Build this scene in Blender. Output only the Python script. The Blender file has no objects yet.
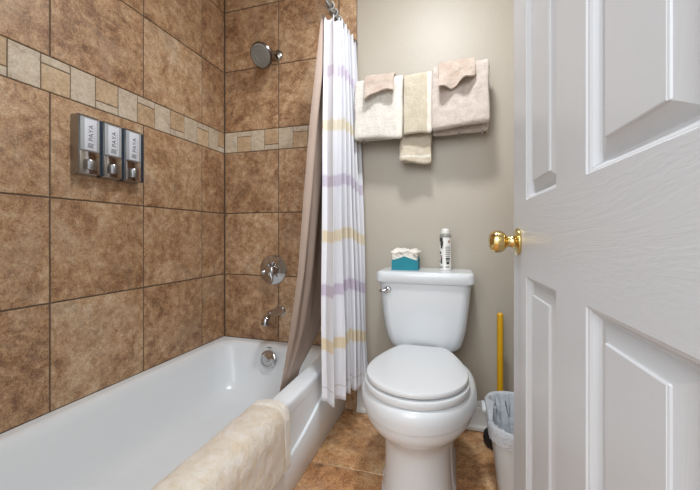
import bpy, bmesh, math, random
from mathutils import Vector, Matrix, noise
R = math.radians
PI = math.pi
random.seed(4)
scene = bpy.context.scene
C = scene.collection

# ------------------------------------------------------------------ camera
H = .886
cam_d = bpy.data.cameras.new('camera')
cam = bpy.data.objects.new('camera', cam_d)
C.objects.link(cam)
cam.location = (0, 0, H)
cam.rotation_euler = (R(90), 0, R(17))
cam_d.sensor_width = 36
cam_d.lens = 36 * 345 / 700
cam_d.shift_y = -10 / 700
cam_d.clip_start = .01
scene.camera = cam

# ------------------------------------------------------------------ world, lights, exposure
w = bpy.data.worlds.new('world')
scene.world = w
w.use_nodes = True
w.node_tree.nodes['Background'].inputs[0].default_value = (.90, .95, 1, 1)
w.node_tree.nodes['Background'].inputs[1].default_value = 1.0


def area(name, loc, target, size, power, col, shape='DISK', size_y=None):
    l = bpy.data.lights.new(name, 'AREA')
    l.shape = shape
    l.size = size
    if size_y:
        l.size_y = size_y
    l.energy = power
    l.color = col
    o = bpy.data.objects.new(name, l)
    C.objects.link(o)
    o.location = loc
    o.rotation_euler = (Vector(target) - Vector(loc)).to_track_quat('-Z', 'Y').to_euler()
    return o


area('ceiling_lamp_light', (-.10, .86, 2.30), (-.10, .86, 0), .22, 13.0, (.93, .965, 1))
area('hall_fill', (-.25, -.9, 1.7), (-.35, 1.2, .8), 1.0, 15, (.93, .97, 1), 'RECTANGLE', 1.2)  # added fill lamp behind the camera, flattens the light; stands for no real fixture
scene.view_settings.view_transform = 'Standard'
scene.view_settings.look = 'None'
scene.view_settings.gamma = 1
scene.view_settings.use_curve_mapping = False
scene.view_settings.exposure = .54


# ------------------------------------------------------------------ material helpers
def lin(h):
    if isinstance(h, str):
        h = [int(h[i:i + 2], 16) / 255 for i in (0, 2, 4)]
    return tuple(((c / 12.92) if c <= .04045 else ((c + .055) / 1.055) ** 2.4) for c in h) + (1,)


class NT:
    def __init__(s, name):
        s.m = bpy.data.materials.new(name)
        s.m.use_nodes = True
        s.t = s.m.node_tree
        s.b = s.t.nodes['Principled BSDF']

    def n(s, kind, props=None, **ins):
        nd = s.t.nodes.new('ShaderNode' + kind)
        for k, v in (props or {}).items():
            setattr(nd, k, v)
        for k, v in ins.items():
            key = int(k[1:]) if k[0] == 'i' and k[1:].isdigit() else k.replace('_', ' ')
            s.set(nd.inputs[key], v)
        return nd

    def set(s, inp, v):
        if isinstance(v, bpy.types.NodeSocket):
            s.t.links.new(v, inp)
        elif isinstance(v, bpy.types.Node):
            s.t.links.new(v.outputs[0], inp)
        else:
            inp.default_value = v

    def ramp(s, fac, stops):
        r = s.n('ValToRGB')
        s.set(r.inputs[0], fac)
        e = r.color_ramp.elements
        while len(e) < len(stops):
            e.new(.5)
        for i, (p, c) in enumerate(stops):
            e[i].position = p
            e[i].color = c
        return r.outputs[0]

    def mix(s, f, a, b, mode='MIX'):
        m = s.n('MixRGB', {'blend_type': mode})
        s.set(m.inputs[0], f); s.set(m.inputs[1], a); s.set(m.inputs[2], b)
        return m.outputs[0]

    def math(s, op, a, b=0, c=0):
        m = s.n('Math', {'operation': op})
        s.set(m.inputs[0], a); s.set(m.inputs[1], b); s.set(m.inputs[2], c)
        return m.outputs[0]

    def obj(s, scale=None):
        o = s.n('TexCoord').outputs['Object']
        if scale:
            mp = s.n('Mapping', None, Vector=o, Scale=scale)
            return mp.outputs[0]
        return o

    def noise(s, vec, scale, detail=4, rough=.55, dist=0):
        return s.n('TexNoise', None, Vector=vec, Scale=scale, Detail=detail, Roughness=rough, Distortion=dist).outputs[0]

    def bump(s, h, strength=.3, dist=.002):
        b = s.n('Bump', None, Height=h, Strength=strength, Distance=dist)
        s.set(s.b.inputs['Normal'], b.outputs[0])

    def fin(s, col=None, rough=.5, metal=0, **kw):
        if col is not None:
            s.set(s.b.inputs['Base Color'], col)
        s.set(s.b.inputs['Roughness'], rough)
        s.set(s.b.inputs['Metallic'], metal)
        for k, v in kw.items():
            s.set(s.b.inputs[k.replace('_', ' ')], v)
        return s.m


def plain(name, col, rough=.5, metal=0, var=.04, bump=0, bscale=200, **kw):
    n = NT(name)
    c = lin(col)
    v = n.obj()
    nz = n.noise(v, 9, 3)
    d = tuple(max(0, x * (1 - var * 2)) for x in c[:3]) + (1,)
    colr = n.mix(nz, d, tuple(min(1, x * (1 + var)) for x in c[:3]) + (1,))
    if bump:
        n.bump(n.noise(v, bscale, 3), bump)
    return n.fin(colr, rough, metal, **kw)


def tile_mat(name, stops, grain=(1, 1, 1), rough=.42, sc=5):
    """stone-look ceramic; each tile has its own offset and tint through face attributes"""
    n = NT(name)
    at = n.n('Attribute', {'attribute_name': 'tile_rand'})
    off = n.n('VectorMath', {'operation': 'SCALE'})
    n.set(off.inputs[0], at.outputs['Vector']); n.set(off.inputs['Scale'], 31.7)
    add = n.n('VectorMath', {'operation': 'ADD'})
    n.set(add.inputs[0], n.obj(grain)); n.set(add.inputs[1], off.outputs[0])
    v = add.outputs[0]
    big = n.noise(v, sc * 1.6, 6, .62, .9)
    med = n.noise(v, sc * 6.5, 8, .75, .5)
    fine = n.noise(v, sc * 38, 5, .8, .2)
    f = n.math('ADD', n.math('MULTIPLY', big, .27), n.math('ADD', n.math('MULTIPLY', med, .38), n.math('MULTIPLY', fine, .35)))
    sep = n.n('SeparateColor')
    n.set(sep.inputs[0], at.outputs['Color'])
    f = n.math('ADD', f, n.math('MULTIPLY_ADD', sep.outputs[0], .04, -.02))
    col = n.ramp(f, stops)
    # darker purplish veins and pits
    vein = n.noise(v, sc * 2.2, 10, .74, 1.6)
    vm = n.ramp(vein, [(.482, (0, 0, 0, 1)), (.5, (1, 1, 1, 1)), (.518, (0, 0, 0, 1))])
    brk = n.ramp(n.noise(v, sc * 1.1, 4, .6), [(.46, (0, 0, 0, 1)), (.64, (1, 1, 1, 1))])
    k = n.math('MULTIPLY', n.math('MULTIPLY', vm, brk), .75)
    col = n.mix(k, col, lin('6d5245'))
    pits = n.ramp(n.noise(v, sc * 17, 3, .8), [(.58, (0, 0, 0, 1)), (.66, (1, 1, 1, 1))])
    col = n.mix(n.math('MULTIPLY', pits, .50), col, lin('6b4c36'))
    lt = n.ramp(n.noise(v, sc * .8, 5, .7, .5), [(.52, (0, 0, 0, 1)), (.66, (1, 1, 1, 1))])
    col = n.mix(n.math('MULTIPLY', lt, .28), col, lin('cbb79e'))
    gr = n.ramp(n.noise(v, sc * 1.4, 6, .7, 1.2), [(.54, (0, 0, 0, 1)), (.64, (1, 1, 1, 1))])
    col = n.mix(n.math('MULTIPLY', gr, .30), col, lin('75604f'))
    n.bump(n.math('ADD', med, n.math('MULTIPLY', fine, 1.0)), .5, .003)
    return n.fin(col, rough)


M = {}
M['tile'] = tile_mat('brown_stone_tile', [(.38, lin('664735')), (.445, lin('967050')), (.49, lin('b58e69')), (.54, lin('c9a783')), (.61, lin('dfc9ac'))])
M['mosaic'] = tile_mat('tan_mosaic_tile', [(.40, lin('b08f6c')), (.5, lin('caac88')), (.60, lin('dcc8a9'))], sc=12)
M['mosaic_light'] = tile_mat('light_travertine_tile', [(.40, lin('c0ad94')), (.5, lin('d3c4ad')), (.60, lin('e3d8c6'))], sc=12)
M['floor_tile'] = tile_mat('rust_floor_tile', [(.38, lin('6b4830')), (.445, lin('a5724a')), (.49, lin('c69262')), (.54, lin('d6ad80')), (.61, lin('e6cba6'))], grain=(1, 1, 1), rough=.38, sc=4.2)
M['grout'] = plain('dark_grout', '6e5c4c', .9, var=.1, bump=.3)
M['floor_grout'] = plain('light_grout', 'a58d70', .9, var=.1, bump=.3)


def paint_mat():
    n = NT('greige_wall_paint')
    v = n.obj()
    col = n.mix(n.noise(v, 3, 3), lin('afa698'), lin('b8afa1'))
    h = n.math('ADD', n.noise(v, 130, 2, .5), n.math('MULTIPLY', n.noise(v, 45, 2), .6))
    n.bump(h, .22, .003)
    return n.fin(col, .45)


M['paint'] = paint_mat()
M['ceiling'] = plain('ceiling_paint', 'dcd8d0', .8, bump=.2, bscale=90)
M['white_trim'] = plain('white_trim_paint', 'dedcd8', .35, var=.02)
M['porcelain'] = plain('white_porcelain', 'd8dbde', .22, var=.01, Coat_Weight=.15)
M['enamel'] = plain('white_enamel', 'edf1f4', .24, var=.008, Coat_Weight=.1)
M['seat'] = plain('white_seat_plastic', 'd6d8da', .25, var=.01)
M['chrome'] = plain('polished_chrome', 'c9c9cb', .10, 1, var=.02)
M['satin'] = plain('satin_steel', 'a8a9ab', .28, 1, var=.03)
M['nickel'] = plain('brushed_nickel', 'a09c96', .25, 1, var=.03)
M['gunmetal'] = plain('dark_satin_nickel', '827e7b', .24, 1, var=.03)
M['dark'] = plain('dark_rubber', '1b1a1c', .55, bump=.1)
M['brass'] = plain('polished_brass', 'd9bf80', .13, 1, var=.03)
M['smoke'] = plain('smoked_panel', '2f3c48', .12, 0, var=.05)
M['lens'] = plain('blue_grey_window', 'b0b4b8', .12, 0, var=.03)
M['label'] = plain('label_paper', 'dcdfe6', .5, var=.01)
M['ink'] = plain('label_ink', '53575f', .6, var=.02)
M['yellow'] = plain('yellow_handle', 'e0ab17', .35, var=.03)
M['bin'] = plain('bin_plastic', 'd9dbdd', .35, var=.02)
M['canwhite'] = plain('can_white', 'e4e3df', .3, var=.01)
M['cangrey'] = plain('can_grey', '8d8c86', .4, var=.05)
M['candark'] = plain('can_dark', '3a3a38', .45, var=.05)
M['canred'] = plain('can_rust_print', 'a5715a', .45, var=.05)
M['teal'] = plain('teal_card', '0a8090', .6, var=.10, bump=.2)
M['diffuser'] = plain('opal_diffuser', 'f4efe6', .3)


def bag_mat():
    n = NT('clear_bin_bag')
    v = n.obj()
    n.bump(n.noise(v, 40, 5, .7, 1.5), .9, .01)
    return n.fin(lin('e6ebf2'), .2, 0, Alpha=.72)


M['bag'] = bag_mat()


def box_white():
    n = NT('speckled_tissue_card')
    v = n.obj()
    sp = n.ramp(n.noise(v, 70, 3, .6), [(.5, lin('e6e1d6')), (.66, lin('8f8c86'))])
    return n.fin(sp, .7)


M['boxwhite'] = box_white()


def terry(name, col, col2, bs=150, strength=1.0):
    n = NT(name)
    v = n.obj()
    a = n.noise(v, bs, 4, .75)
    b = n.noise(v, 28, 4, .6)
    col = n.mix(n.ramp(b, [(.35, (0, 0, 0, 1)), (.65, (1, 1, 1, 1))]), lin(col), lin(col2))
    n.bump(n.math('ADD', a, n.math('MULTIPLY', b, .5)), strength, .0055)
    return n.fin(col, .95, 0, Sheen_Weight=.35, Sheen_Roughness=.5)


M['t_pink'] = terry('blush_terry', 'c8bab0', 'd9ccc2')
M['t_white'] = terry('ivory_terry', 'dad3c9', 'e6e0d7')
M['t_cream'] = terry('cream_terry', 'c9bda5', 'd5cab6')
M['t_tan'] = terry('sand_terry', 'c8bba3', 'd6cab7')
M['t_wash'] = terry('beige_terry', 'c0aa9a', 'cfbfb1')
M['t_mat'] = terry('buttercream_terry', 'decbb0', 'ebe1d4', 170, 1)
M['t_hem'] = terry('hem_band', 'dbd2c4', 'e6dfd4', 400, .4)


def curtain_mat():
    n = NT('banded_white_curtain')
    uv = n.n('TexCoord').outputs['UV']
    sx = n.n('SeparateXYZ')
    n.set(sx.inputs[0], uv)
    wob = n.noise(uv, 30, 3)
    vv = n.math('ADD', sx.outputs[1], n.math('MULTIPLY_ADD', wob, .006, -.003))
    col = lin('dfdfe4')
    streak = n.noise(n.n('Mapping', None, Vector=n.obj(), Scale=(120, 120, 2)).outputs[0], 1, 3)
    for p, c in ((.145, 'cbc0d0'), (.29, 'dacfb4'), (.438, 'c3b9c9'), (.582, 'd9caaa'), (.72, 'bfb2c4'), (.857, 'd9c6a0')):
        d = n.math('ABSOLUTE', n.math('SUBTRACT', vv, p))
        k = n.ramp(d, [(.0135, (1, 1, 1, 1)), (.0165, (0, 0, 0, 1))])
        k = n.math('MULTIPLY', k, n.math('MULTIPLY_ADD', streak, .5, .62))
        col = n.mix(k, col, lin(c))
    # stitched hem row
    d = n.math('ABSOLUTE', n.math('SUBTRACT', vv, .965))
    col = n.mix(n.math('MULTIPLY', n.math('LESS_THAN', d, .002), .5), col, lin('b9b2ab'))
    n.bump(n.noise(n.obj(), 350, 2), .15, .001)
    return n.fin(col, .8, 0, Sheen_Weight=.2, Transmission_Weight=0.0, Subsurface_Weight=.0)


M['curtain'] = curtain_mat()


def liner_mat():
    n = NT('taupe_liner')
    v = n.obj()
    c = n.mix(n.noise(v, 7, 3), lin('a79284'), lin('b5a193'))
    n.bump(n.math('ADD', n.noise(v, 22, 4, .6, 1.2), n.math('MULTIPLY', n.noise(v, 400, 2), .3)), .35, .006)
    return n.fin(c, .6)


M['liner'] = liner_mat()


def door_mat(name, scale):
    n = NT(name)
    v = n.obj(scale)
    ws = n.noise(v, 1, 5, .6, 1.4)
    bands = n.math('SINE', n.math('MULTIPLY', ws, 60))
    h = n.math('ADD', n.math('MULTIPLY', bands, .5), n.noise(v, 6, 3))
    n.bump(h, .075, .001)
    return n.fin(n.mix(n.noise(n.obj(), 4, 2), lin('c4c6c9'), lin('c8cacd')), .34)


M['door_rail'] = door_mat('white_door_grain_across', (2.5, 2, 14))
M['door_stile'] = door_mat('white_door_grain_upright', (22, 2, 1.6))


# ------------------------------------------------------------------ object helpers
def obj(name, bm, mats, parent=None, smooth=True, loc=None):
    me = bpy.data.meshes.new(name)
    bmesh.ops.recalc_face_normals(bm, faces=bm.faces)
    bm.to_mesh(me)
    bm.free()
    if not isinstance(mats, (list, tuple)):
        mats = [mats]
    for m in mats:
        me.materials.append(m)
    o = bpy.data.objects.new(name, me)
    C.objects.link(o)
    if smooth:
        for p in me.polygons:
            p.use_smooth = True
        try:
            me.set_sharp_from_angle(angle=R(38))
        except Exception:
            pass
    if parent:
        o.parent = parent
    if loc:
        o.location = loc
    return o


def thing(name, label, cat, loc=(0, 0, 0), rz=0, group=None):
    o = bpy.data.objects.new(name, None)
    C.objects.link(o)
    o.location = loc
    o.rotation_euler = (0, 0, rz)
    o.empty_display_size = .05
    return tag(o, label, cat, group)


def tag(o, label, cat, group=None):
    o['label'] = label
    o['category'] = cat
    if group:
        o['group'] = group
    return o


def struct(name, bm, m, parent=None, smooth=True):
    o = obj(name, bm, m, parent, smooth)
    o['kind'] = 'structure'
    return o


def box(bm, x0, x1, y0, y1, z0, z1, bev=0, seg=2, mat=0):
    r = bmesh.ops.create_cube(bm, size=1)
    vs = r['verts']
    for v in vs:
        v.co = Vector(((x0 + x1) / 2 + v.co.x * (x1 - x0), (y0 + y1) / 2 + v.co.y * (y1 - y0), (z0 + z1) / 2 + v.co.z * (z1 - z0)))
    fs = set(f for v in vs for f in v.link_faces)
    for f in fs:
        f.material_index = mat
    if bev:
        es = list(set(e for f in fs for e in f.edges))
        r2 = bmesh.ops.bevel(bm, geom=es, offset=bev, segments=seg, profile=.5, affect='EDGES')
        for f in r2['faces']:
            f.material_index = mat
    return bm


def loft(bm, loops, cap0=True, cap1=True, mat=0, closed=True):
    rows = [[bm.verts.new(p) for p in lp] for lp in loops]
    n = len(rows[0])
    for a, b in zip(rows, rows[1:]):
        for i in range(n if closed else n - 1):
            j = (i + 1) % n
            f = bm.faces.new((a[i], a[j], b[j], b[i]))
            f.material_index = mat
    if cap0:
        bm.faces.new(rows[0][::-1]).material_index = mat
    if cap1:
        bm.faces.new(rows[-1]).material_index = mat
    return rows


def rrect(cx, cy, hx, hy, r, z, n=12):
    r = min(r, hx * .999, hy * .999)
    pts = []
    for k, (sx, sy) in enumerate(((1, 1), (-1, 1), (-1, -1), (1, -1))):
        for i in range(n + 1):
            a = k * PI / 2 + i / n * PI / 2
            pts.append((cx + sx * (hx - r) + math.cos(a) * r, cy + sy * (hy - r) + math.sin(a) * r, z))
    return pts


def lathe(bm, prof, mtx=None, n=32, mat=0):
    """prof: (radius, height) pairs about local z"""
    mtx = mtx or Matrix()
    loops = []
    for r, h in prof:
        r = max(r, 1e-5)
        loops.append([mtx @ Vector((r * math.cos(2 * PI * i / n), r * math.sin(2 * PI * i / n), h)) for i in range(n)])
    return loft(bm, loops, True, True, mat)


def axis_mtx(loc, direction):
    q = Vector(direction).normalized().to_track_quat('Z', 'Y')
    return Matrix.Translation(loc) @ q.to_matrix().to_4x4()


def tube(bm, pts, rad, n=12, mat=0):
    pts = [Vector(p) for p in pts]
    if not isinstance(rad, (list, tuple)):
        rad = [rad] * len(pts)
    loops = []
    up = Vector((0, 0, 1))
    d0 = (pts[1] - pts[0]).normalized()
    if abs(d0.dot(up)) > .9:
        up = Vector((1, 0, 0))
    for i, p in enumerate(pts):
        d = (pts[min(i + 1, len(pts) - 1)] - pts[max(i - 1, 0)]).normalized()
        s = d.cross(up).normalized()
        u = s.cross(d).normalized()
        up = u
        loops.append([p + (s * math.cos(2 * PI * k / n) + u * math.sin(2 * PI * k / n)) * rad[i] for k in range(n)])
    loft(bm, loops, True, True, mat)


def smoothcurve(pts, n=8):
    """Catmull-Rom through points"""
    P = [Vector(p) for p in pts]
    P = [P[0] * 2 - P[1]] + P + [P[-1] * 2 - P[-2]]
    out = []
    for i in range(1, len(P) - 2):
        for k in range(n):
            t = k / n
            a, b, c, d = P[i - 1], P[i], P[i + 1], P[i + 2]
            out.append(.5 * ((2 * b) + (c - a) * t + (2 * a - 5 * b + 4 * c - d) * t * t + (3 * b - a - 3 * c + d) * t ** 3))
    out.append(P[-2])
    return out


def interp(tab, x):
    if x <= tab[0][0]:
        return tab[0][1:]
    for a, b in zip(tab, tab[1:]):
        if x <= b[0]:
            t = (x - a[0]) / (b[0] - a[0])
            t = t * t * (3 - 2 * t) if False else t
            return tuple(p + (q - p) * t for p, q in zip(a[1:], b[1:]))
    return tab[-1][1:]


# ------------------------------------------------------------------ room shell
XL, XR, YB, YF, ZC = -1.259, .43, 1.67, .12, 2.42
PX = -.474                                    # right end of the tiling on the back wall
ZT = .3095                                     # tiling starts on the tub rim
ROWS = [ZT, .664, 1.008, 1.350, 1.465, 1.810, 2.150, ZC]


def tile_wall(name, along, horiz, to3d, pad, extra=None):
    """one mesh: substrate with grout, plus individual tiles that stand 3 mm proud"""
    bm = bmesh.new()
    lay = bm.loops.layers.color.new('tile_rand')
    G = .0019
    a0, a1 = along[0], along[-1]

    def one(u0, u1, z0, z1, mat):
        G = .0028 if mat == 0 else .0016
        u0 += G; u1 -= G; z0 += G; z1 -= G
        if u1 - u0 < .004 or z1 - z0 < .004:
            return
        b = .0022
        outer = [(u0, z0), (u1, z0), (u1, z1), (u0, z1)]
        inner = [(u0 + b, z0 + b), (u1 - b, z0 + b), (u1 - b, z1 - b), (u0 + b, z1 - b)]
        lo = [bm.verts.new(to3d(u, z, 0)) for u, z in outer]
        mi = [bm.verts.new(to3d(u, z, .0022)) for u, z in outer]
        hi = [bm.verts.new(to3d(u, z, .0034)) for u, z in inner]
        rc = (random.random(), random.random(), random.random(), 1)
        fs = [bm.faces.new(hi)]
        for i in range(4):
            j = (i + 1) % 4
            fs.append(bm.faces.new((lo[i], lo[j], mi[j], mi[i])))
            fs.append(bm.faces.new((mi[i], mi[j], hi[j], hi[i])))
        for f in fs:
            f.material_index = mat
            for l in f.loops:
                l[lay] = rc
    # substrate slab
    z0, z1 = 0, ROWS[-1]
    a0, a1 = pad
    q = [to3d(a0, z0, 0), to3d(a1, z0, 0), to3d(a1, z1, 0), to3d(a0, z1, 0)]
    q2 = [to3d(a0, z0, -.06), to3d(a1, z0, -.06), to3d(a1, z1, -.06), to3d(a0, z1, -.06)]
    rows = [[bm.verts.new(p) for p in q], [bm.verts.new(p) for p in q2]]
    bm.faces.new(rows[0]).material_index = 3
    bm.faces.new(rows[1][::-1]).material_index = 3
    for i in range(4):
        j = (i + 1) % 4
        bm.faces.new((rows[0][i], rows[0][j], rows[1][j], rows[1][i])).material_index = 3
    for k in range(len(ROWS) - 1):
        if k == 3:
            continue
        for u0, u1 in zip(along, along[1:]):
            one(u0, u1, ROWS[k], ROWS[k + 1], 0)
    za, zb = ROWS[3], ROWS[4]
    st = .030
    for u0, u1, kind in horiz:
        if kind == 'L':
            one(u0, u1, za, zb, 2)
        elif kind == 'T':
            one(u0, u1, zb - st, zb, 2); one(u0, u1, za, zb - st, 1)
        else:
            one(u0, u1, za + st, zb, 1); one(u0, u1, za, za + st, 2)
    if extra:
        for e in extra:
            one(*e)
    o = obj(name, bm, [M['tile'], M['mosaic'], M['mosaic_light'], M['grout']], None, False)
    o['kind'] = 'structure'
    return o


# left wall: mosaic cells counted back from the corner
cells = []
bd = [1.670, 1.618, 1.541, 1.455, 1.368, 1.281, 1.196, 1.109, 1.024, .936, .849, .761, .675, .588, .50, .413, .326, .239, .152, .12]
kinds = ['B', 'L', 'T', 'L']
for i, (b, a) in enumerate(zip(bd, bd[1:])):
    cells.append((a, b, ['B', 'L', 'T', 'L'][i % 4]))
tile_wall('wall_left', [.12, .435, .787, 1.139, 1.491, 1.670], cells, lambda u, z, h: (XL - .0034 + h, u, z), (.0, 1.735))
cb = []
bx = [-1.2556 + .0859 * i for i in range(9)] + [-.525, PX]
bx = [-1.2556, -1.173, -1.086, -1.001, -.915, -.829, -.743, -.657, -.571, PX]
for i, (a, b) in enumerate(zip(bx, bx[1:])):
    cb.append((a, b, ['L', 'T', 'L', 'B'][i % 4]))
bk = tile_wall('wall_back', [-1.2556, -.915, -.571, PX], cb, lambda u, z, h: (u, YB + .0034 - h, z), (-1.32, PX),
               extra=[(-.560, PX, .0, ZT, 0)])
# painted part of the back wall
bm = bmesh.new()
box(bm, PX, XR + .1, YB + .006, YB + .1, 0, ZC)
box(bm, -.62, PX, YB + .004, YB + .1, 0, ZT)
p = struct('wall_back_painted', bm, M['paint'], None, False)
p.name = 'wall_rear'
bm = bmesh.new()
box(bm, XR, XR + .1, YF - .12, YB + .1, 0, ZC)
struct('wall_right', bm, M['paint'], None, False)
bm = bmesh.new()
box(bm, XL - .06, -.58, YF - .12, YF, 0, ZC)
box(bm, .175, XR, YF - .12, YF, 0, ZC)
box(bm, -.58, .175, YF - .12, YF, 2.06, ZC)
struct('wall_front', bm, M['paint'], None, False)
bm = bmesh.new()
box(bm, XL - .06, XR + .1, YF - .12, YB + .1, ZC, ZC + .06)
struct('ceiling', bm, M['ceiling'], None, False)

# floor: tiles over grout
bm = bmesh.new()
lay = bm.loops.layers.color.new('tile_rand')
box(bm, XL - .06, XR + .1, -1.4, YB + .1, -.08, -.003, mat=1)
xs = [-.57, -.16, .29, .74]
ys = [-1.4, -1.0, -.55, -.10, .35, .80, 1.25, 1.70]
for a, b in zip([-1.5] + [-1.06] + xs, [-1.06] + xs + []):
    for c, d in zip(ys, ys[1:]):
        a2, b2, c2, d2 = a + .003, b - .003, c + .003, d - .003
        b2 = min(b2, XR + .02); d2 = min(d2, YB + .01); a2 = max(a2, XL - .05)
        if b2 - a2 < .01:
            continue
        rc = (random.random(), random.random(), random.random(), 1)
        lo = [bm.verts.new((x, y, -.003)) for x, y in ((a2, c2), (b2, c2), (b2, d2), (a2, d2))]
        hi = [bm.verts.new((x, y, 0)) for x, y in ((a2 + .002, c2 + .002), (b2 - .002, c2 + .002), (b2 - .002, d2 - .002), (a2 + .002, d2 - .002))]
        fs = [bm.faces.new(hi)] + [bm.faces.new((lo[i], lo[(i + 1) % 4], hi[(i + 1) % 4], hi[i])) for i in range(4)]
        for f in fs:
            for l in f.loops:
                l[lay] = rc
struct('floor', bm, [M['floor_tile'], M['floor_grout']], None, False)


# baseboards with a moulded top
def baseboard(name, p0, p1, nrm):
    p0, p1, nrm = Vector(p0), Vector(p1), Vector(nrm)
    prof = [(0, 0), (.016, 0), (.024, .004), (.024, .018), (.016, .026), (.013, .030), (.013, .095), (.011, .102), (.008, .106), (.009, .113), (.006, .122), (.003, .128), (0, .130)]
    bm = bmesh.new()
    loft(bm, [[p + nrm * a + Vector((0, 0, b)) for a, b in prof] for p in (p0, p1)], True, True)
    struct(name, bm, M['white_trim'])


baseboard('baseboard_back', (PX + .002, YB + .006, 0), (XR, YB + .006, 0), (0, -1, 0))
baseboard('baseboard_right', (XR, YF, 0), (XR, YB - .02, 0), (-1, 0, 0))
# door casing round the opening
bm = bmesh.new()
box(bm, -.64, -.565, YF, YF + .014, 0, 2.12, .004)
box(bm, .172, .235, YF, YF + .014, 0, 2.12, .004)
box(bm, -.565, .172, YF, YF + .014, 2.045, 2.12, .004)
struct('trim_1', bm, M['white_trim'])

# ------------------------------------------------------------------ bathtub
TX0, TX1, TY0, TY1 = XL, -.548, .146, 1.668
tub = thing('bathtub', 'white enamelled alcove bathtub with a low apron along the brown tiled wall', 'bathtub', ((TX0 + TX1) / 2, (TY0 + TY1) / 2, 0))
tx, ty = (TX0 + TX1) / 2, (TY0 + TY1) / 2


def tub_loop(x0, x1, y0, y1, r, z):
    return rrect((x0 + x1) / 2 - tx, (y0 + y1) / 2 - ty, (x1 - x0) / 2, (y1 - y0) / 2, r, z, 14)


bm = bmesh.new()
loops = [
    tub_loop(TX0, TX1, TY0, TY1, .004, .262),
    tub_loop(TX0, TX1, TY0, TY1, .004, .293),
    tub_loop(TX0, TX1 - .0012, TY0, TY1, .004, .300),
    tub_loop(TX0, TX1 - .0045, TY0, TY1, .004, .3055),
    tub_loop(TX0, TX1 - .0095, TY0, TY1, .004, .309),
    tub_loop(TX0, TX1 - .015, TY0, TY1, .004, .310),
    tub_loop(TX0 + .028, TX1 - 0.063, TY0 + .06, TY1 - .034, .07, .309),
    tub_loop(TX0 + .036, TX1 - 0.071, TY0 + .08, TY1 - .042, .085, .3075),
    tub_loop(TX0 + .043, TX1 - 0.077, TY0 + .09, TY1 - .049, .09, .302),
    tub_loop(TX0 + .052, TX1 - 0.080, TY0 + .10, TY1 - .056, .10, .292),
    tub_loop(TX0 + .057, TX1 - 0.084, TY0 + .115, TY1 - .061, .10, .270),
    tub_loop(TX0 + .070, TX1 - 0.093, TY0 + .18, TY1 - .075, .11, .200),
    tub_loop(TX0 + .085, TX1 - 0.105, TY0 + .26, TY1 - .092, .12, .130),
    tub_loop(TX0 + .098, TX1 - 0.117, TY0 + .31, TY1 - .108, .125, .095),
    tub_loop(TX0 + .118, TX1 - 0.137, TY0 + .35, TY1 - .130, .12, .073),
    tub_loop(TX0 + .145, TX1 - 0.164, TY0 + .39, TY1 - .160, .10, .062),
    tub_loop(TX0 + .20, TX1 - 0.219, TY0 + .46, TY1 - .22, .06, .057),
]
loft(bm, loops, False, True)
obj('basin', bm, M['enamel'], tub)
# apron with the arched ledge
bm = bmesh.new()
N = 60
rows = []
for i in range(N + 1):
    y = TY0 + (TY1 - TY0) * i / N
    zr = .118 + .40 * (y - .907) ** 2
    xo, xi = TX1 + .011, TX1 + .000
    prof = [(TX1 - .05, .0), (xo - .003, .0), (xo, .004), (xo, zr - .003), (xo - .0015, zr - .0005), (xo - .004, zr + .0008), (xi + .0012, zr + .0022), (xi, zr + .0045), (xi, .2615), (TX1 - .05, .2615)]
    rows.append([(x - tx, y - ty, z) for x, z in prof])
loft(bm, rows, True, True)
obj('apron', bm, M['enamel'], tub)
# overflow plate
oc = Vector((-.925 - tx, 1.583 - ty, .243))
bm = bmesh.new()
mt = axis_mtx(oc, (0, -1, .22))
lathe(bm, [(.043, -.006), (.046, 0), (.046, .005), (.041, .009), (.035, .010), (.033, .007), (.012, .008), (.008, .012), (0, .0125)], mt, 40)
ov = obj('overflow_plate', bm, M['chrome'], tub)
bm = bmesh.new()
box(bm, oc.x - .011, oc.x + .011, oc.y + .006, oc.y + .012, oc.z + .056, oc.z + .061)
obj('maker_mark', bm, M['cangrey'], tub)


# ------------------------------------------------------------------ shower fittings
hd = thing('wall_shower', 'round satin grey shower head on the brown tiled back wall', 'shower head', (-.925, YB, 1.835))
bm = bmesh.new()
lathe(bm, [(.030, 0), (.031, .003), (.027, .009), (.012, .014), (.010, .015)], axis_mtx((.005, 0, .02), (0, -1, 0)), 32)
obj('escutcheon', bm, M['nickel'], hd)
bm = bmesh.new()
tube(bm, smoothcurve([(.005, -.003, .02), (.004, -.035, .020), (-.003, -.056, .012), (-.012, -.066, .004)]), .0095, 14)
obj('shower_arm', bm, M['nickel'], hd)
bm = bmesh.new()
dr = Vector((-.10, -.80, -.55)).normalized()
m_ = axis_mtx(Vector((-.012, -.060, .008)), dr) @ Matrix.Scale(1.36, 4)
lathe(bm, [(.008, -.004), (.019, .000), (.021, .010), (.021, .020), (.014, .026), (.013, .030), (.026, .034), (.040, .044), (.046, .052), (.047, .058), (.044, .062), (.040, .0625)], m_, 40)
obj('spray_housing', bm, M['gunmetal'], hd)
bm = bmesh.new()
lathe(bm, [(.0405, .060), (.040, .0645), (.034, .066), (.033, .0645), (.020, .0665), (.018, .065), (0, .066)], m_, 36)
for ring, k in ((.037, 22), (.027, 16), (.012, 8)):
    for i in range(k):
        a = 2 * PI * i / k
        mm = m_ @ Matrix.Translation((ring * math.cos(a), ring * math.sin(a), .0655))
        lathe(bm, [(.0018, -.001), (.0016, .0015), (.0008, .002)], mm, 6)
obj('spray_face', bm, M['cangrey'], hd)

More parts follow.
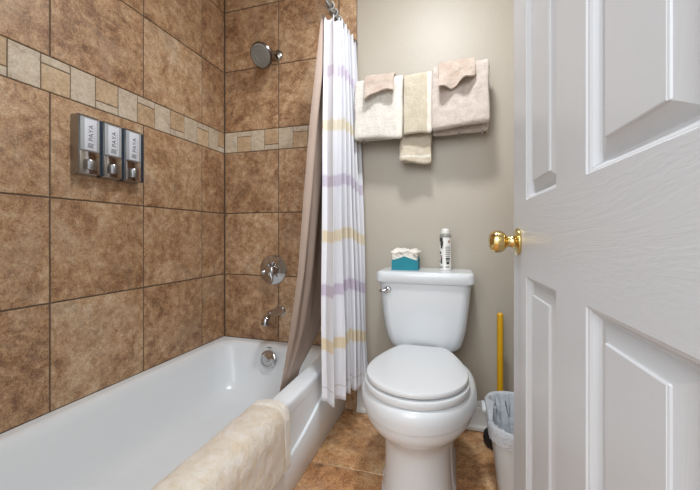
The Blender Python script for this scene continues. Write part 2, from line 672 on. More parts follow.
va = thing('shower_valve', 'round polished chrome shower valve with a cross lever on brown tile', 'shower valve', (-.945, YB, .697))
bm = bmesh.new()
ax = (0, -1, 0)
lathe(bm, [(.080, 0), (.081, .003), (.078, .008), (.060, .013), (.040, .016), (.034, .018)], axis_mtx((0, 0, 0), ax), 48)
obj('trim_plate', bm, M['chrome'], va)
bm = bmesh.new()
lathe(bm, [(.030, .014), (.031, .030), (.028, .046), (.022, .052), (.010, .055), (0, .0555)], axis_mtx((0, 0, 0), ax), 32)
for a, ln in ((R(95), .040), (R(190), .042), (R(350), .038)):
    p0 = Vector((math.cos(a) * .018, -.034, math.sin(a) * .018))
    p1 = Vector((math.cos(a) * ln, -.040, math.sin(a) * ln))
    tube(bm, [p0, p0.lerp(p1, .5), p1, p1 + (p1 - p0).normalized() * .006], [.012, .015, .017, .006], 14)
tube(bm, [(.004, -.044, -.01), (.014, -.050, -.030), (.022, -.052, -.050), (.024, -.052, -.054)], [.008, .0065, .0055, .002], 12)
obj('handle', bm, M['chrome'], va)

sp = thing('tub_spout', 'chrome tub spout on the tiled wall above the bathtub end', 'tub spout', (-.902, YB, .478))
bm = bmesh.new()
lathe(bm, [(.030, 0), (.030, .006), (.025, .010)], axis_mtx((0, 0, 0), ax), 32)
obj('flange', bm, M['chrome'], sp)
bm = bmesh.new()
path = smoothcurve([(0, -.004, 0), (0, -.05, .002), (0, -.11, -.001), (0, -.148, -.012), (0, -.157, -.030)], 5)
tube(bm, path, [.0225 + (.002 if i < 4 else 0) - .004 * (i / len(path)) for i in range(len(path))], 20)
obj('spout_body', bm, M['chrome'], sp)
bm = bmesh.new()
lathe(bm, [(.019, 0), (.0195, .010), (.016, .0135)], axis_mtx((0, -.1575, -.028), (0, -.12, -1)), 24)
obj('outlet', bm, M['satin'], sp)


# ------------------------------------------------------------------ soap dispensers
def text_bm(s, size):
    cu = bpy.data.curves.new('lettering', 'FONT')
    cu.body = s
    cu.size = size
    cu.extrude = .0002
    cu.align_x = 'LEFT'
    o = bpy.data.objects.new('lettering', cu)
    C.objects.link(o)
    dg = bpy.context.evaluated_depsgraph_get()
    me = bpy.data.meshes.new_from_object(o.evaluated_get(dg))
    bpy.data.objects.remove(o)
    bm = bmesh.new()
    bm.from_mesh(me)
    return bm


def dispenser(y, label, kind):
    W, D, Z0, Z1 = .0715, .041, 0, .205
    t = thing('soap_dispenser', label, 'soap dispenser', (XL, y, 1.095), 0, 'soap dispensers on the tiled wall')
    bm = bmesh.new()
    # x: out from wall, y: along wall
    loft(bm, [[(a, b, c) for a, b, c in ((0, 0, z), (d, 0, z), (d, W, z), (0, W, z))] for z, d in ((0, D - .012), (.006, D - .004), (.012, D), (Z1 - .004, D), (Z1, D - .003))])
    bmesh.ops.bevel(bm, geom=[e for e in bm.edges if abs(e.verts[0].co.z - e.verts[1].co.z) > .002], offset=.003, segments=2, affect='EDGES')
    obj('housing', bm, M['satin'], t)
    bm = bmesh.new()
    box(bm, .004, D - .002, W, W + .0135, .004, Z1 - .004, .002)
    obj('spacer', bm, M['smoke'], t)
    bm = bmesh.new()
    box(bm, D - .002, D + .003, .003, W - .003, .083, Z1 - .008, .0015)
    obj('chamber_window', bm, M['lens'], t)
    bm = bmesh.new()
    box(bm, D + .003, D + .0038, .016, W - .014, .086, Z1 - .012, .0003)
    lb = obj('label_panel', bm, M['label'], t)
    bm = text_bm('PAYA', .0235)
    # lettering runs upward: text x -> z, text y -> -y(wall), normal -> +x
    mt = Matrix(((0, 0, 1, D + .0040), (0, 1, 0, 0), (1, 0, 0, 0), (0, 0, 0, 1)))
    # reading from below upward seen from the room: glyph up points to -y (left in view)
    mt = Matrix(((0, 0, 1, D + .0040), (0, -1, 0, .0455), (1, 0, 0, .117), (0, 0, 0, 1)))
    bm.transform(mt)
    obj('lettering', bm, M['ink'], lb, False)
    bm = bmesh.new()
    for k in range(4):
        box(bm, D + .0038, D + .0042, .026 + .0005 * k, .046, .0945 + k * .0042, .0965 + k * .0042)
    for k in range(7):
        box(bm, D + .0038, D + .0042, .0505, .0515, .106 + k * .0095, .112 + k * .0095)
    obj('emblem', bm, M['ink'], lb, False)
    bm = bmesh.new()
    box(bm, D - .003, D + .0022, .002, W - .002, .004, .081, .0015)
    obj('lower_cover', bm, M['chrome'], t)
    bm = bmesh.new()
    lathe(bm, [(.0, 0), (.0205, .0), (.0215, .002), (.0215, .030), (.020, .034), (.0, .035)], Matrix.Translation((D + .000, .034, .016)), 28)
    obj('push_button', bm, M['satin'], t)
    bm = bmesh.new()
    lathe(bm, [(.0036, 0), (.0036, .0012), (.002, .0016)], axis_mtx((D + .002, .034, .070), (1, 0, 0)), 14)
    obj('lock', bm, M['dark'], t)


dispenser(.848, 'silver wall dispenser nearest the room, first of three in the row on the tile', 'a')
dispenser(.933, 'silver wall dispenser in the middle of the row of three on the tile', 'b')
dispenser(1.018, 'silver wall dispenser nearest the shower head, last of three in the row', 'c')


# ------------------------------------------------------------------ curtain rod, curtain, liner
ZR = 1.845
rod = thing('curtain_rod', 'satin metal shower curtain rod above the front edge of the bathtub', 'curtain rod', (-.50, YB, ZR))
bm = bmesh.new()
tube(bm, [(0, -.006, 0), (0, -.5, 0), (0, -1.0, 0), (0, YF - YB + .006, 0)], .0125, 20)
obj('pole', bm, M['nickel'], rod)
for y, d in ((-.003, -1), (YF - YB, 1)):
    bm = bmesh.new()
    lathe(bm, [(.030, .0), (.031, .004), (.026, .010), (.017, .018), (.0155, .022)], axis_mtx((0, y, 0), (0, d, 0)), 28)
    obj('flange', bm, M['nickel'], rod)


def sheet(name, fn, nu, nv, mat, parent, thick=.0012, uvfn=None):
    bm = bmesh.new()
    uvl = bm.loops.layers.uv.new('UVMap')
    vs = [[bm.verts.new(fn(i / nu, j / nv)) for j in range(nv + 1)] for i in range(nu + 1)]
    for i in range(nu):
        for j in range(nv):
            f = bm.faces.new((vs[i][j], vs[i + 1][j], vs[i + 1][j + 1], vs[i][j + 1]))
            for l, (a, b) in zip(f.loops, ((i, j), (i + 1, j), (i + 1, j + 1), (i, j + 1))):
                l[uvl].uv = (a / nu, b / nv)
    o = obj(name, bm, mat, parent)
    md = o.modifiers.new('thickness', 'SOLIDIFY')
    md.thickness = thick
    md.offset = 0
    return o


cur = thing('shower_curtain', 'white shower curtain with lilac and yellow woven bands, bunched at the wall end', 'shower curtain', (-.5, 1.49, ZR))
NP = 6.0


def curtain_pt(u, v):
    # line of the cloth, top -> bottom
    y = (1.338 + (1.640 - 1.338) * u) * (1 - v) + (1.268 + (1.618 - 1.268) * u) * v
    x = -.500 * (1 - v) + (-.490 + .062 * u ** .8) * v
    amp = .026 + .010 * v
    ph = 2 * PI * NP * (u + .010 * math.sin(9 * u + 2.2 * v)) + 1.2
    dx = amp * math.sin(ph) * (1 + .25 * noise.noise(Vector((u * 6, v * 1.5, 1))))
    dy = .010 * math.sin(2 * ph + .6) + .012 * noise.noise(Vector((u * 9, v * 2, 4)))
    dx += .004 * math.sin(ph * 3.1 + 2 * v) + .007 * noise.noise(Vector((u * 14, v * 1.2, 6)))
    x += dx + .012 * v * noise.noise(Vector((u * 5, v * 3, 9)))
    y += dy
    x = max(x, -.531)
    top = 1.792 + .056 * min(1, u / .45) - .012 * abs(math.cos(ph)) * max(0, 1 - v * 12)
    tot = 1.575 + .12 * u
    z = top - tot * v
    y = min(y, 1.655)
    return (x + .5, y - 1.49, z - ZR)


sheet('cloth', curtain_pt, 260, 90, M['curtain'], cur)
for k in range(8):
    u = (k + .15) / NP * .93 + .015
    if u > .98:
        break
    yy = 1.338 + .302 * u - 1.49
    bm = bmesh.new()
    pts = [(0 + .017 * math.cos(a), yy + .006 * math.cos(a), -.003 + .017 * math.sin(a)) for a in [2 * PI * i / 24 for i in range(25)]]
    tube(bm, pts, .0026, 8)
    obj('ring', bm, M['cangrey'], cur)

lin_o = thing('curtain_liner', 'taupe shower curtain liner hanging inside the bathtub behind the white curtain', 'shower liner', (-.56, 1.4, ZR))
NEAR = [(.16, -.668, 1.185), (.24, -.656, 1.188), (.315, -.642, 1.195), (.50, -.622, 1.232), (.74, -.600, 1.262), (1.36, -.560, 1.295), (1.81, -.525, 1.335)]
FAR = [(.16, -.668, 1.335), (.24, -.656, 1.340), (.315, -.642, 1.365), (.36, -.630, 1.42), (.42, -.616, 1.485), (.50, -.606, 1.545), (.65, -.598, 1.59), (1.0, -.575, 1.61), (1.81, -.53, 1.635)]


def liner_pt(u, v):
    z = 1.81 - (1.81 - .17) * v
    a = interp(NEAR, z)
    b = interp(FAR, z)
    x = a[0] + (b[0] - a[0]) * u
    y = a[1] + (b[1] - a[1]) * u
    k = min(1, max(.05, (z - .29) * 1.3))
    fold = math.sin(2 * PI * (1.5 * u - .12) - .5)
    x += (.015 * fold + .0015 * math.sin(2 * PI * 6 * u + 1)) * k * .7
    x += (.016 * math.exp(-((u - .10) / .05) ** 2) - .020 * math.exp(-((u - .25) / .06) ** 2)) * k
    y += .006 * math.sin(2 * PI * 2.6 * u + 1.6) * k
    x = min(x, -.533) if z > 1.2 else min(x, -.545)
    return (x + .56, y - 1.4, z - ZR)


sheet('cloth', liner_pt, 120, 110, M['liner'], lin_o, .0015)
for k in range(6):
    bm = bmesh.new()
    yy = 1.36 + k * .045 - 1.4
    pts = [(-.0 + .016 * math.cos(a) + .06 , yy, -.001 + .016 * math.sin(a)) for a in [2 * PI * i / 20 for i in range(21)]]
    tube(bm, pts, .0016, 6)
    obj('hook', bm, M['satin'], lin_o)


# ------------------------------------------------------------------ towels
def towel(name, label, cat, x0, x1, yc, ztop, zf, zb, r, t, mat, group=None, seed=0, nx=60, amp=.0035, tilt=0, wave=None, hem=None, bulge=0, layers=1, parent=None):
    """cloth folded over a bar: closed thick profile in YZ swept along x"""
    cx = (x0 + x1) / 2
    cl = []
    n = 30
    for i in range(n + 1):
        q = i / n
        cl.append((-r - bulge * math.sin(PI * (1 - q)) , zf + (ztop - r - zf) * q, 'f', q))
    for i in range(1, 12):
        a = PI - PI * i / 12
        cl.append((r * math.cos(a), ztop - r + r * math.sin(a), 't', 0))
    for i in range(n + 1):
        q = i / n
        cl.append((r, ztop - r - (ztop - r - zb) * q, 'b', q))
    m = len(cl)
    outer, inner = [], []
    for i, (y, z, k, q) in enumerate(cl):
        a = cl[max(i - 1, 0)]
        b = cl[min(i + 1, m - 1)]
        d = Vector((b[0] - a[0], b[1] - a[1])).normalized()
        nn = Vector((-d.y, d.x))
        outer.append((y + nn.x * t / 2, z + nn.y * t / 2, k, q))
        inner.append((y - nn.x * t / 2, z - nn.y * t / 2, k, q))

    def cap(p, q_, sgn):
        out = []
        c = ((p[0] + q_[0]) / 2, (p[1] + q_[1]) / 2)
        for i in range(1, 6):
            a = PI * i / 6
            out.append((c[0] + (p[0] - c[0]) * math.cos(a), c[1] - t / 2 * math.sin(a), p[2], p[3]))
        return out
    prof = outer + cap(outer[-1], inner[-1], -1) + inner[::-1] + cap(inner[0], outer[0], -1)
    bm = bmesh.new()
    loops = []
    endr = min(t * .45, .008)
    xsn = []
    for i in range(nx + 1):
        xsn.append(x0 + (x1 - x0) * i / nx)
    ext = [x0 - endr * .0] + xsn
    for i, x in enumerate(xsn):
        u = (x - x0) / (x1 - x0)
        # pinch thickness at the two side edges so that they read rounded
        e = min(x - x0, x1 - x)
        kk = 1 if e > endr else math.sqrt(max(.12, 1 - (1 - e / endr) ** 2))
        lp = []
        for j, (y, z, kd, q) in enumerate(prof):
            base = cl[min(range(0, 1), default=0)]
            ycen = None
            # centre line offset for pinching
            if j < m:
                cy_, cz_ = cl[j][0], cl[j][1]
            elif j < m + 5:
                cy_, cz_ = cl[-1][0], cl[-1][1]
            elif j < 2 * m + 5:
                jj = 2 * m + 4 - j
                cy_, cz_ = cl[jj][0], cl[jj][1]
            else:
                cy_, cz_ = cl[0][0], cl[0][1]
            yy = cy_ + (y - cy_) * kk
            zz = cz_ + (z - cz_) * kk
            P = Vector((x, yy, zz))
            n1 = noise.noise(P * 14 + Vector((seed, 0, 0)))
            n2 = noise.noise(P * 45 + Vector((0, seed, 0)))
            n3 = noise.noise(P * 190 + Vector((0, 0, seed)))
            yy += amp * (n1 + .5 * n2 + .5 * n3)
            zz += amp * .6 * noise.noise(P * 20 + Vector((3, seed, 5)))
            xx = x + amp * 1.2 * noise.noise(Vector((0, yy * 9, zz * 9 + seed))) * (1 if e < .04 else .5)
            zz += tilt * (x - cx)
            if wave and kd == 'f':
                dy, dz = wave(u, 1 - q)
                yy += dy
                zz += dz
            lp.append((xx - cx, yy, zz - ztop))
        loops.append(lp)
    loft(bm, loops, True, True)
    o = obj(name, bm, mat if isinstance(mat, list) else [mat], parent, loc=(cx, yc, ztop) if parent is None else None)
    if hem:
        for p_ in o.data.polygons:
            c_ = p_.center
            if hem(c_.x + cx, c_.z + ztop, c_.y):
                p_.material_index = 1
    if parent is None:
        tag(o, label, cat, group)
    else:
        o.location = Vector((cx, yc, ztop)) - parent.location
    return o


YW = YB + .006
rack = thing('towel_rack', 'chrome towel rack on the greige wall, mostly hidden under the hanging towels', 'towel rack', (-.14, YW, 1.565))
bm = bmesh.new()
tube(bm, [(-.300, -.100, 0), (.0, -.100, 0), (.268, -.100, 0)], .006, 14)
obj('upper_bar', bm, M['chrome'], rack)
bm = bmesh.new()
tube(bm, [(-.300, -.045, -.215), (0, -.045, -.215), (.268, -.045, -.215)], .005, 12)
obj('lower_bar', bm, M['chrome'], rack)
for x in (-.300, .268):
    bm = bmesh.new()
    tube(bm, smoothcurve([(x, -.003, .0), (x, -.06, .004), (x, -.100, 0), (x, -.118, .006), (x, -.122, .018), (x, -.112, .024)], 5), .006, 12)
    tube(bm, [(x, -.012, .0), (x, -.016, -.1), (x, -.018, -.215)], .005, 12)
    tube(bm, [(x, -.003, -.215), (x, -.03, -.215), (x, -.048, -.215)], .005, 12)
    lathe(bm, [(.019, 0), (.019, .003), (.012, .007)], axis_mtx((x, 0, 0), (0, -1, 0)), 20)
    obj('bracket', bm, M['chrome'], rack)
for x in (-.275, .155, .250):
    bm = bmesh.new()
    tube(bm, smoothcurve([(x, -.050, -.212), (x, -.056, -.235), (x, -.075, -.247), (x, -.092, -.238), (x, -.094, -.228)], 5), .0028, 8)
    obj('hook', bm, M['chrome'], rack)

YT = YW - .100
towel('bath_towel', 'ivory bath towel folded over the rack, beside the shower curtain', 'towel', -.450, -.226, YT, 1.600, 1.335, 1.345, .021, .026, [M['t_white'], M['t_hem']], 'towels on the rack', 1, 90, .003, tilt=.01,
      hem=lambda x, z, y: x > -.252 and y < 0,
      wave=lambda u, v: (-.012 * v ** 2, .006 * math.sin(u * 5)))
towel('hand_towel', 'cream hand towel folded narrow over the middle of the rack', 'towel', -.223, -.098, YT, 1.602, 1.345, 1.36, .021, .022, [M['t_cream'], M['t_hem']], 'towels on the rack', 3, 60, .003, tilt=.03,
      hem=lambda x, z, y: x > -.118 and y < 0, wave=lambda u, v: (-.003 * v, .004 * math.sin(u * 4)))
tw = towel('bath_towel', 'blush pink bath towel folded thick over the right end of the rack', 'towel', -.098, .136, YT, 1.612, 1.355, 1.350, .026, .034, M['t_pink'], 'towels on the rack', 5, 90, .004, tilt=.02,
      wave=lambda u, v: (-.018 * v ** 1.5 + .006 * math.sin(u * 7) * v, .012 * u * v))
# lower sand towel: a cuff of cloth hanging from the lower bar under the cream one
towel('hand_towel', 'sand coloured hand towel hanging lowest, under the cream folded towel', 'towel', -.245, -.103, YW - .055, 1.372, 1.222, 1.235, .020, .018, [M['t_tan'], M['t_hem']], 'towels on the rack', 7, 60, .0035, tilt=.02,
      hem=lambda x, z, y: 1.236 < z < 1.246 and y < -.01, wave=lambda u, v: (-.022 * v * (1 + .5 * math.sin(u * 6)), .008 * math.cos(u * 3.4) * v))
towel('washcloth', 'beige washcloth folded over the top of the ivory bath towel', 'washcloth', -.398, -.262, YT, 1.624, 1.507, 1.52, .048, .009, M['t_wash'], 'washcloths on the towels', 9, 60, .0035, tilt=-.03,
      wave=lambda u, v: (-.012 * v ** 2 * (1 + .7 * math.sin(u * 9)) - .010 * v ** 3, v * (.020 * math.sin(u * 3.0 - .3) - .006) + v * .018 * u))
towel('washcloth', 'crumpled blush washcloth draped over the thick pink bath towel', 'washcloth', -.072, .077, YT, 1.640, 1.522, 1.55, .056, .009, M['t_wash'], 'washcloths on the towels', 12, 70, .004, tilt=.01,
      wave=lambda u, v: (-.022 * v ** 2 * (1 + .9 * math.sin(u * 10 + .6)), v * (-.015 + .050 * max(0, u - .35) ** 1.2 * 1.6 + .004 * math.sin(u * 12))))


# bath mat towel over the tub rim
def mat_towel():
    # profile (x, z) from the outside hem over the rim down into the tub
    cl = smoothcurve([(-.5245, 0, .146), (-.5262, 0, .20), (-.5275, 0, .255), (-.530, 0, .296), (-.545, 0, .3225), (-.575, 0, .3275), (-.604, 0, .3255), (-.628, 0, .316), (-.646, 0, .285), (-.652, 0, .250), (-.656, 0, .222)], 7)
    t = .022
    m = len(cl)
    o_, i_ = [], []
    for i, p in enumerate(cl):
        d = (cl[min(i + 1, m - 1)] - cl[max(i - 1, 0)]).normalized()
        nn = Vector((d.z, 0, -d.x))
        if i == 0:
            pass
        o_.append(p + nn * (t * .75))
        i_.append(p - nn * (t * .25))
    # which side faces away from the tub
    if o_[m // 2].z < i_[m // 2].z:
        o_ = [p + (p - q) * 0 for p, q in zip(o_, i_)]
        o_, i_ = [c + (c - a) for c, a in zip(cl, o_)], [c + (c - a) for c, a in zip(cl, i_)]
    y0, y1 = .40, 1.022
    NY = 150
    bm = bmesh.new()
    loops = []
    for k in range(NY + 1):
        y = y0 + (y1 - y0) * k / NY
        e = y1 - y
        kk = 1 if e > .012 else math.sqrt(max(.05, 1 - (1 - e / .012) ** 2))
        lp = []

        def put(p, c, side, i):
            q = c + (p - c) * (kk if side else 1)
            P = Vector((q.x, y, q.z))
            a = 0
            if side:
                a =   .003 * noise.noise(P * 14) + .0016 * noise.noise(P * 50) + .0014 * noise.noise(P * 190)
                # raised band along the far hem
                if e < .052 and e > .044:
                    a -= .006
            nn_ = (p - c).normalized() if side else Vector((0, 0, 0))
            q = q + nn_ * a
            yy = y + .004 * noise.noise(Vector((q.x * 12, q.z * 12, 3))) - (.022 * (q.z - .3) * -1 if i < 20 else 0)
            lp.append((q.x, yy, q.z + (.006 * noise.noise(Vector((y * 9, 5, i * .01))) if i in (0, m - 1) else 0)))
        for i in range(m):
            put(o_[i], cl[i], True, i)
        # rounded hem at the inside end
        for a in (45, 90, 135):
            d = (cl[-1] - cl[-2]).normalized()
            c = (o_[-1] + i_[-1]) / 2
            lp.append(tuple(c + (o_[-1] - c) * math.cos(R(a)) + d * (t / 2) * math.sin(R(a)) + Vector((0, y, 0))))
        for i in range(m - 1, -1, -1):
            put(i_[i], cl[i], False, i)
        for a in (45, 90, 135):
            d = (cl[0] - cl[1]).normalized()
            c = (o_[0] + i_[0]) / 2
            lp.append(tuple(c + (i_[0] - c) * math.cos(R(a)) + d * (t / 2) * math.sin(R(a)) + Vector((0, y, 0))))
        loops.append([(p[0] + .58, p[1] - .75, p[2] - .31) for p in lp])
    loft(bm, loops, True, True)
    o = obj('bath_mat', bm, [M['t_mat'], M['t_hem']], None, loc=(-.58, .75, .31))
    tag(o, 'buttercream terry bath mat towel draped over the front rim of the bathtub', 'bath mat')
    for p_ in o.data.polygons:
        e = 1.022 - (p_.center.y + .75)
        if e < .044:
            p_.material_index = 1


mat_towel()

# ------------------------------------------------------------------ toilet
TXC = -.127
toi = thing('toilet', 'white two-piece toilet with closed lid against the greige wall', 'toilet', (TXC, 1.35, 0))


def egg(cy, hw, front, back, z, n=64, pw=2.0, sq=2.6):
    """egg outline: elliptical nose towards the camera, squarer back"""
    pts = []
    for i in range(n):
        a = 2 * PI * i / n
        c, s = math.cos(a), math.sin(a)
        if s < 0:
            x = math.copysign(abs(c) ** (2 / pw), c) * hw
            y = cy - abs(s) ** (2 / pw) * (cy - front)
        else:
            x = math.copysign(abs(c) ** (2 / sq), c) * hw
            y = cy + abs(s) ** (2 / sq) * (back - cy)
        pts.append((x, y - 1.35, z))
    return pts


def dense(rows, k=5):
    """interpolate a table of loop parameters smoothly"""
    out = []
    P = [Vector(r[:4]) for r in rows]
    Z = [r[4] for r in rows]
    pts = [list(r) for r in rows]
    n = len(pts)
    for i in range(n - 1):
        a = pts[max(i - 1, 0)]; b = pts[i]; c = pts[i + 1]; d = pts[min(i + 2, n - 1)]
        for s in range(k):
            t = s / k
            out.append([.5 * (2 * q + (r - p_) * t + (2 * p_ - 5 * q + 4 * r - w_) * t * t + (3 * q - p_ - 3 * r + w_) * t ** 3) for p_, q, r, w_ in zip(a, b, c, d)])
    out.append(pts[-1])
    return out


# (centre y, half width, front y, back y, z)
bowl = [
    (1.22, .124, 1.070, 1.50, .000),
    (1.22, .123, 1.071, 1.50, .012),
    (1.22, .116, 1.080, 1.49, .030),
    (1.22, .111, 1.088, 1.48, .090),
    (1.22, .110, 1.088, 1.47, .150),
    (1.22, .113, 1.080, 1.47, .195),
    (1.23, .124, 1.062, 1.48, .225),
    (1.24, .145, 1.034, 1.49, .248),
    (1.25, .168, 1.008, 1.50, .268),
    (1.25, .183, .992, 1.50, .292),
    (1.253, .1895, .9855, 1.50, .312),
    (1.254, .1905, .9845, 1.50, .3165),
    (1.255, .1945, .9805, 1.50, .3195),
    (1.255, .1975, .977, 1.50, .345),
    (1.255, .194, .979, 1.50, .366),
    (1.255, .186, .986, 1.50, .379),
    (1.255, .176, .996, 1.49, .3845),
]
bm = bmesh.new()
loft(bm, [egg(a, b, c, d, z) for a, b, c, d, z in dense(bowl)], True, True)
obj('bowl', bm, M['porcelain'], toi)
# trap way skirt foot visible beside the pedestal
bm = bmesh.new()
loft(bm, [rrect(0, 1.36 - 1.35, hx, hy, .05, z, 8) for hx, hy, z in ((.130, .15, 0), (.130, .15, .012), (.122, .145, .03), (.117, .14, .12), (.113, .135, .20), (.09, .12, .27))])
obj('pedestal_foot', bm, M['porcelain'], toi)
def seat_outline(ins, z, hw, front, back, cy, n=40):
    """pear shape: round nose, sides drawing in towards a straight back edge"""
    hw -= ins; front += ins; back -= ins
    R_, L_ = [], []
    for i in range(n):
        a = -PI / 2 + PI / 2 * i / n
        R_.append((math.cos(a) * hw, cy + math.sin(a) * (cy - front)))
    for i in range(n + 1):
        t = i / n
        y = cy + (back - cy) * t
        x = hw * (1 - .46 * t ** 1.75)
        if t > .93:
            x -= .014 * ((t - .93) / .07) ** 2
        R_.append((x, y))
    pts = R_ + [(-x, y) for x, y in R_[::-1]][:-1]
    return [(x, y - 1.35, z) for x, y in pts]


def slab(z0, z1, hw, front, back, cy, r, sq):
    def L(ins, z):
        return seat_outline(ins, z, hw, front, back, cy)
    return [L(r, z0), L(r * .3, z0 + r * .3), L(0, z0 + r), L(0, z1 - r), L(r * .3, z1 - r * .3), L(r, z1), L(r * 3, z1 + .0012), L(r * 9, z1 + .0025)]


bm = bmesh.new()
loft(bm, slab(.3855, .4085, .173, .990, 1.450, 1.185, .006, 3.2))
obj('seat_ring', bm, M['seat'], toi)
bm = bmesh.new()
loft(bm, slab(.4135, .431, .168, .997, 1.450, 1.185, .007, 3.2))
obj('lid', bm, M['seat'], toi)
for sx in (-1, 1):
    bm = bmesh.new()
    box(bm, sx * .07 - .02, sx * .07 + .02, 1.440 - 1.35, 1.462 - 1.35,   .384, .424, .006, 3)
    obj('hinge', bm, M['seat'], toi)

# tank: rounded plan, bowed front, tapering to the bottom
def tank_loop(hx, yf, yb, r, z, bow=.012):
    pts = rrect(0, (yf + yb) / 2 - 1.35, hx, (yb - yf) / 2, r, z, 12)
    out = []
    for x, y, zz in pts:
        if y < (yf + yb) / 2 - 1.35:
            y -= bow * (1 - (x / hx) ** 2)
        out.append((x, y, zz))
    return out


tk = [(.10, 1.50, 1.64, .05, .392), (.128, 1.482, 1.650, .05, .398), (.143, 1.474, 1.652, .045, .410), (.153, 1.468, 1.653, .042, .428), (.160, 1.464, 1.654, .040, .455), (.168, 1.462, 1.655, .038, .490), (.176, 1.459, 1.656, .036, .550), (.184, 1.456, 1.657, .034, .630), (.189, 1.455, 1.657, .033, .686)]
bm = bmesh.new()
loft(bm, [tank_loop(*a) for a in tk])
obj('tank', bm, M['porcelain'], toi)
bm = bmesh.new()
ls = []
for ins, z in ((.012, .682), (.004, .684), (.000, .690), (.0, .715), (.002, .725), (.007, .730), (.014, .732), (.03, .7325)):
    ls.append(tank_loop(.201 - ins, 1.442 + ins, 1.662 - ins, .03, z))
loft(bm, ls)
obj('tank_lid', bm, M['porcelain'], toi)
bm = bmesh.new()
lathe(bm, [(.014, 0), (.0145, .005), (.011, .010), (.006, .011)], axis_mtx((-.148, 1.455 - 1.35 - .004, .655), (0, -1, 0)), 20)
tube(bm, smoothcurve([(-.148, .100 - .004, .655), (-.150, .084, .655), (-.158, .078, .654), (-.172, .077, .652), (-.180, .079, .651)], 5), .0062, 12)
fl = obj('flush_lever', bm, M['chrome'], toi)

# ------------------------------------------------------------------ things on the tank
ts = thing('tissue_box', 'small teal and white tissue box with crumpled tissue, left on the toilet tank', 'tissue box', (-.212, 1.555, .7325))
bm = bmesh.new()
loft(bm, [rrect(0, 0, .055, .050, .004, z, 3) for z in (.0, .05, .076)])
obj('carton', bm, M['boxwhite'], ts)
bm = bmesh.new()
# teal sleeve with a peaked top edge on each face
per = []
hx, hy = .0565, .0515
NS = 12
for (ax_, ay_, bx_, by_) in ((-hx, -hy, hx, -hy), (hx, -hy, hx, hy), (hx, hy, -hx, hy), (-hx, hy, -hx, -hy)):
    for i in range(NS):
        t = i / NS
        zt = .044 + .017 * (1 - abs(2 * t - 1)) ** 1.3
        per.append((ax_ + (bx_ - ax_) * t, ay_ + (by_ - ay_) * t, zt))
inn = [(x * .975, y * .975, z) for x, y, z in per]
loft(bm, [[(x, y, 0.0005) for x, y, z in per], per, inn, [(x, y, 0.001) for x, y, z in inn]], False, False)
obj('sleeve', bm, M['teal'], ts, False)
bm = bmesh.new()
rows = []
for i in range(15):
    row = []
    for j in range(15):
        u, v = i / 14 * 2 - 1, j / 14 * 2 - 1
        d = max(abs(u), abs(v))
        z = .088 + .014 * noise.noise(Vector((u * 2.3, v * 2.3, 7))) + .006 * noise.noise(Vector((u * 6, v * 6, 2))) - .010 * max(0, d - .8) / .2
        row.append((u * .060, v * .053, z))
    rows.append(row)
rws = [[bm.verts.new(p) for p in r] for r in rows]
for i in range(14):
    for j in range(14):
        bm.faces.new((rws[i][j], rws[i + 1][j], rws[i + 1][j + 1], rws[i][j + 1]))
geo = bmesh.ops.extrude_face_region(bm, geom=list(bm.faces))
for v in [g for g in geo['geom'] if isinstance(g, bmesh.types.BMVert)]:
    v.co.z = .074
    v.co.x *= .9
    v.co.y *= .9
obj('tissue', bm, plain('tissue_paper', 'e8e3da', .9, bump=.3, bscale=60), ts)

cn = thing('spray_can', 'tall slim white aerosol can with grey print, right on the toilet tank', 'spray can', (-.042, 1.553, .7325))
bm = bmesh.new()
lathe(bm, [(.0235, 0), (.025, .002), (.025, .006), (.0245, .008), (.0245, .140), (.0235, .146)], Matrix(), 36)
obj('can_body', bm, M['canwhite'], cn)
bm = bmesh.new()
lathe(bm, [(.0248, .143), (.0248, .150), (.021, .157), (.0175, .160)], Matrix(), 32)
obj('shoulder', bm, M['cangrey'], cn)
bm = bmesh.new()
lathe(bm, [(.0175, .158), (.0175, .170), (.0155, .177), (.010, .181), (0, .182)], Matrix(), 28)
obj('cap', bm, M['canwhite'], cn)


def patch(bm, a0, a1, z0, z1, r=.0249, mat=0, n=5):
    lo, hi = [], []
    for i in range(n + 1):
        a = R(a0 + (a1 - a0) * i / n)
        lo.append(bm.verts.new((r * math.cos(a), r * math.sin(a), z0)))
        hi.append(bm.verts.new((r * math.cos(a), r * math.sin(a), z1)))
    for i in range(n):
        bm.faces.new((lo[i], lo[i + 1], hi[i + 1], hi[i])).material_index = mat


bm = bmesh.new()
for a0, a1, z0, z1, mt in ((200, 245, .126, .142, 1), (215, 250, .108, .128, 1), (222, 244, .096, .108, 1), (205, 228, .072, .082, 1), (210, 238, .060, .066, 2), (222, 240, .030, .058, 1), (205, 218, .035, .046, 0),
                           (275, 318, .048, .056, 1), (275, 318, .040, .046, 0), (280, 312, .028, .0385, 1), (272, 320, .100, .104, 0), (272, 320, .092, .096, 0), (272, 320, .084, .088, 0), (272, 318, .076, .080, 0), (272, 318, .068, .072, 0), (300, 320, .120, .130, 2), (200, 248, .012, .015, 1), (205, 250, .018, .021, 0), (272, 318, .060, .064, 0), (274, 316, .014, .020, 0)):
    patch(bm, a0, a1, z0, z1, mat=mt)
obj('label_print', bm, [M['cangrey'], M['candark'], M['canred']], cn)

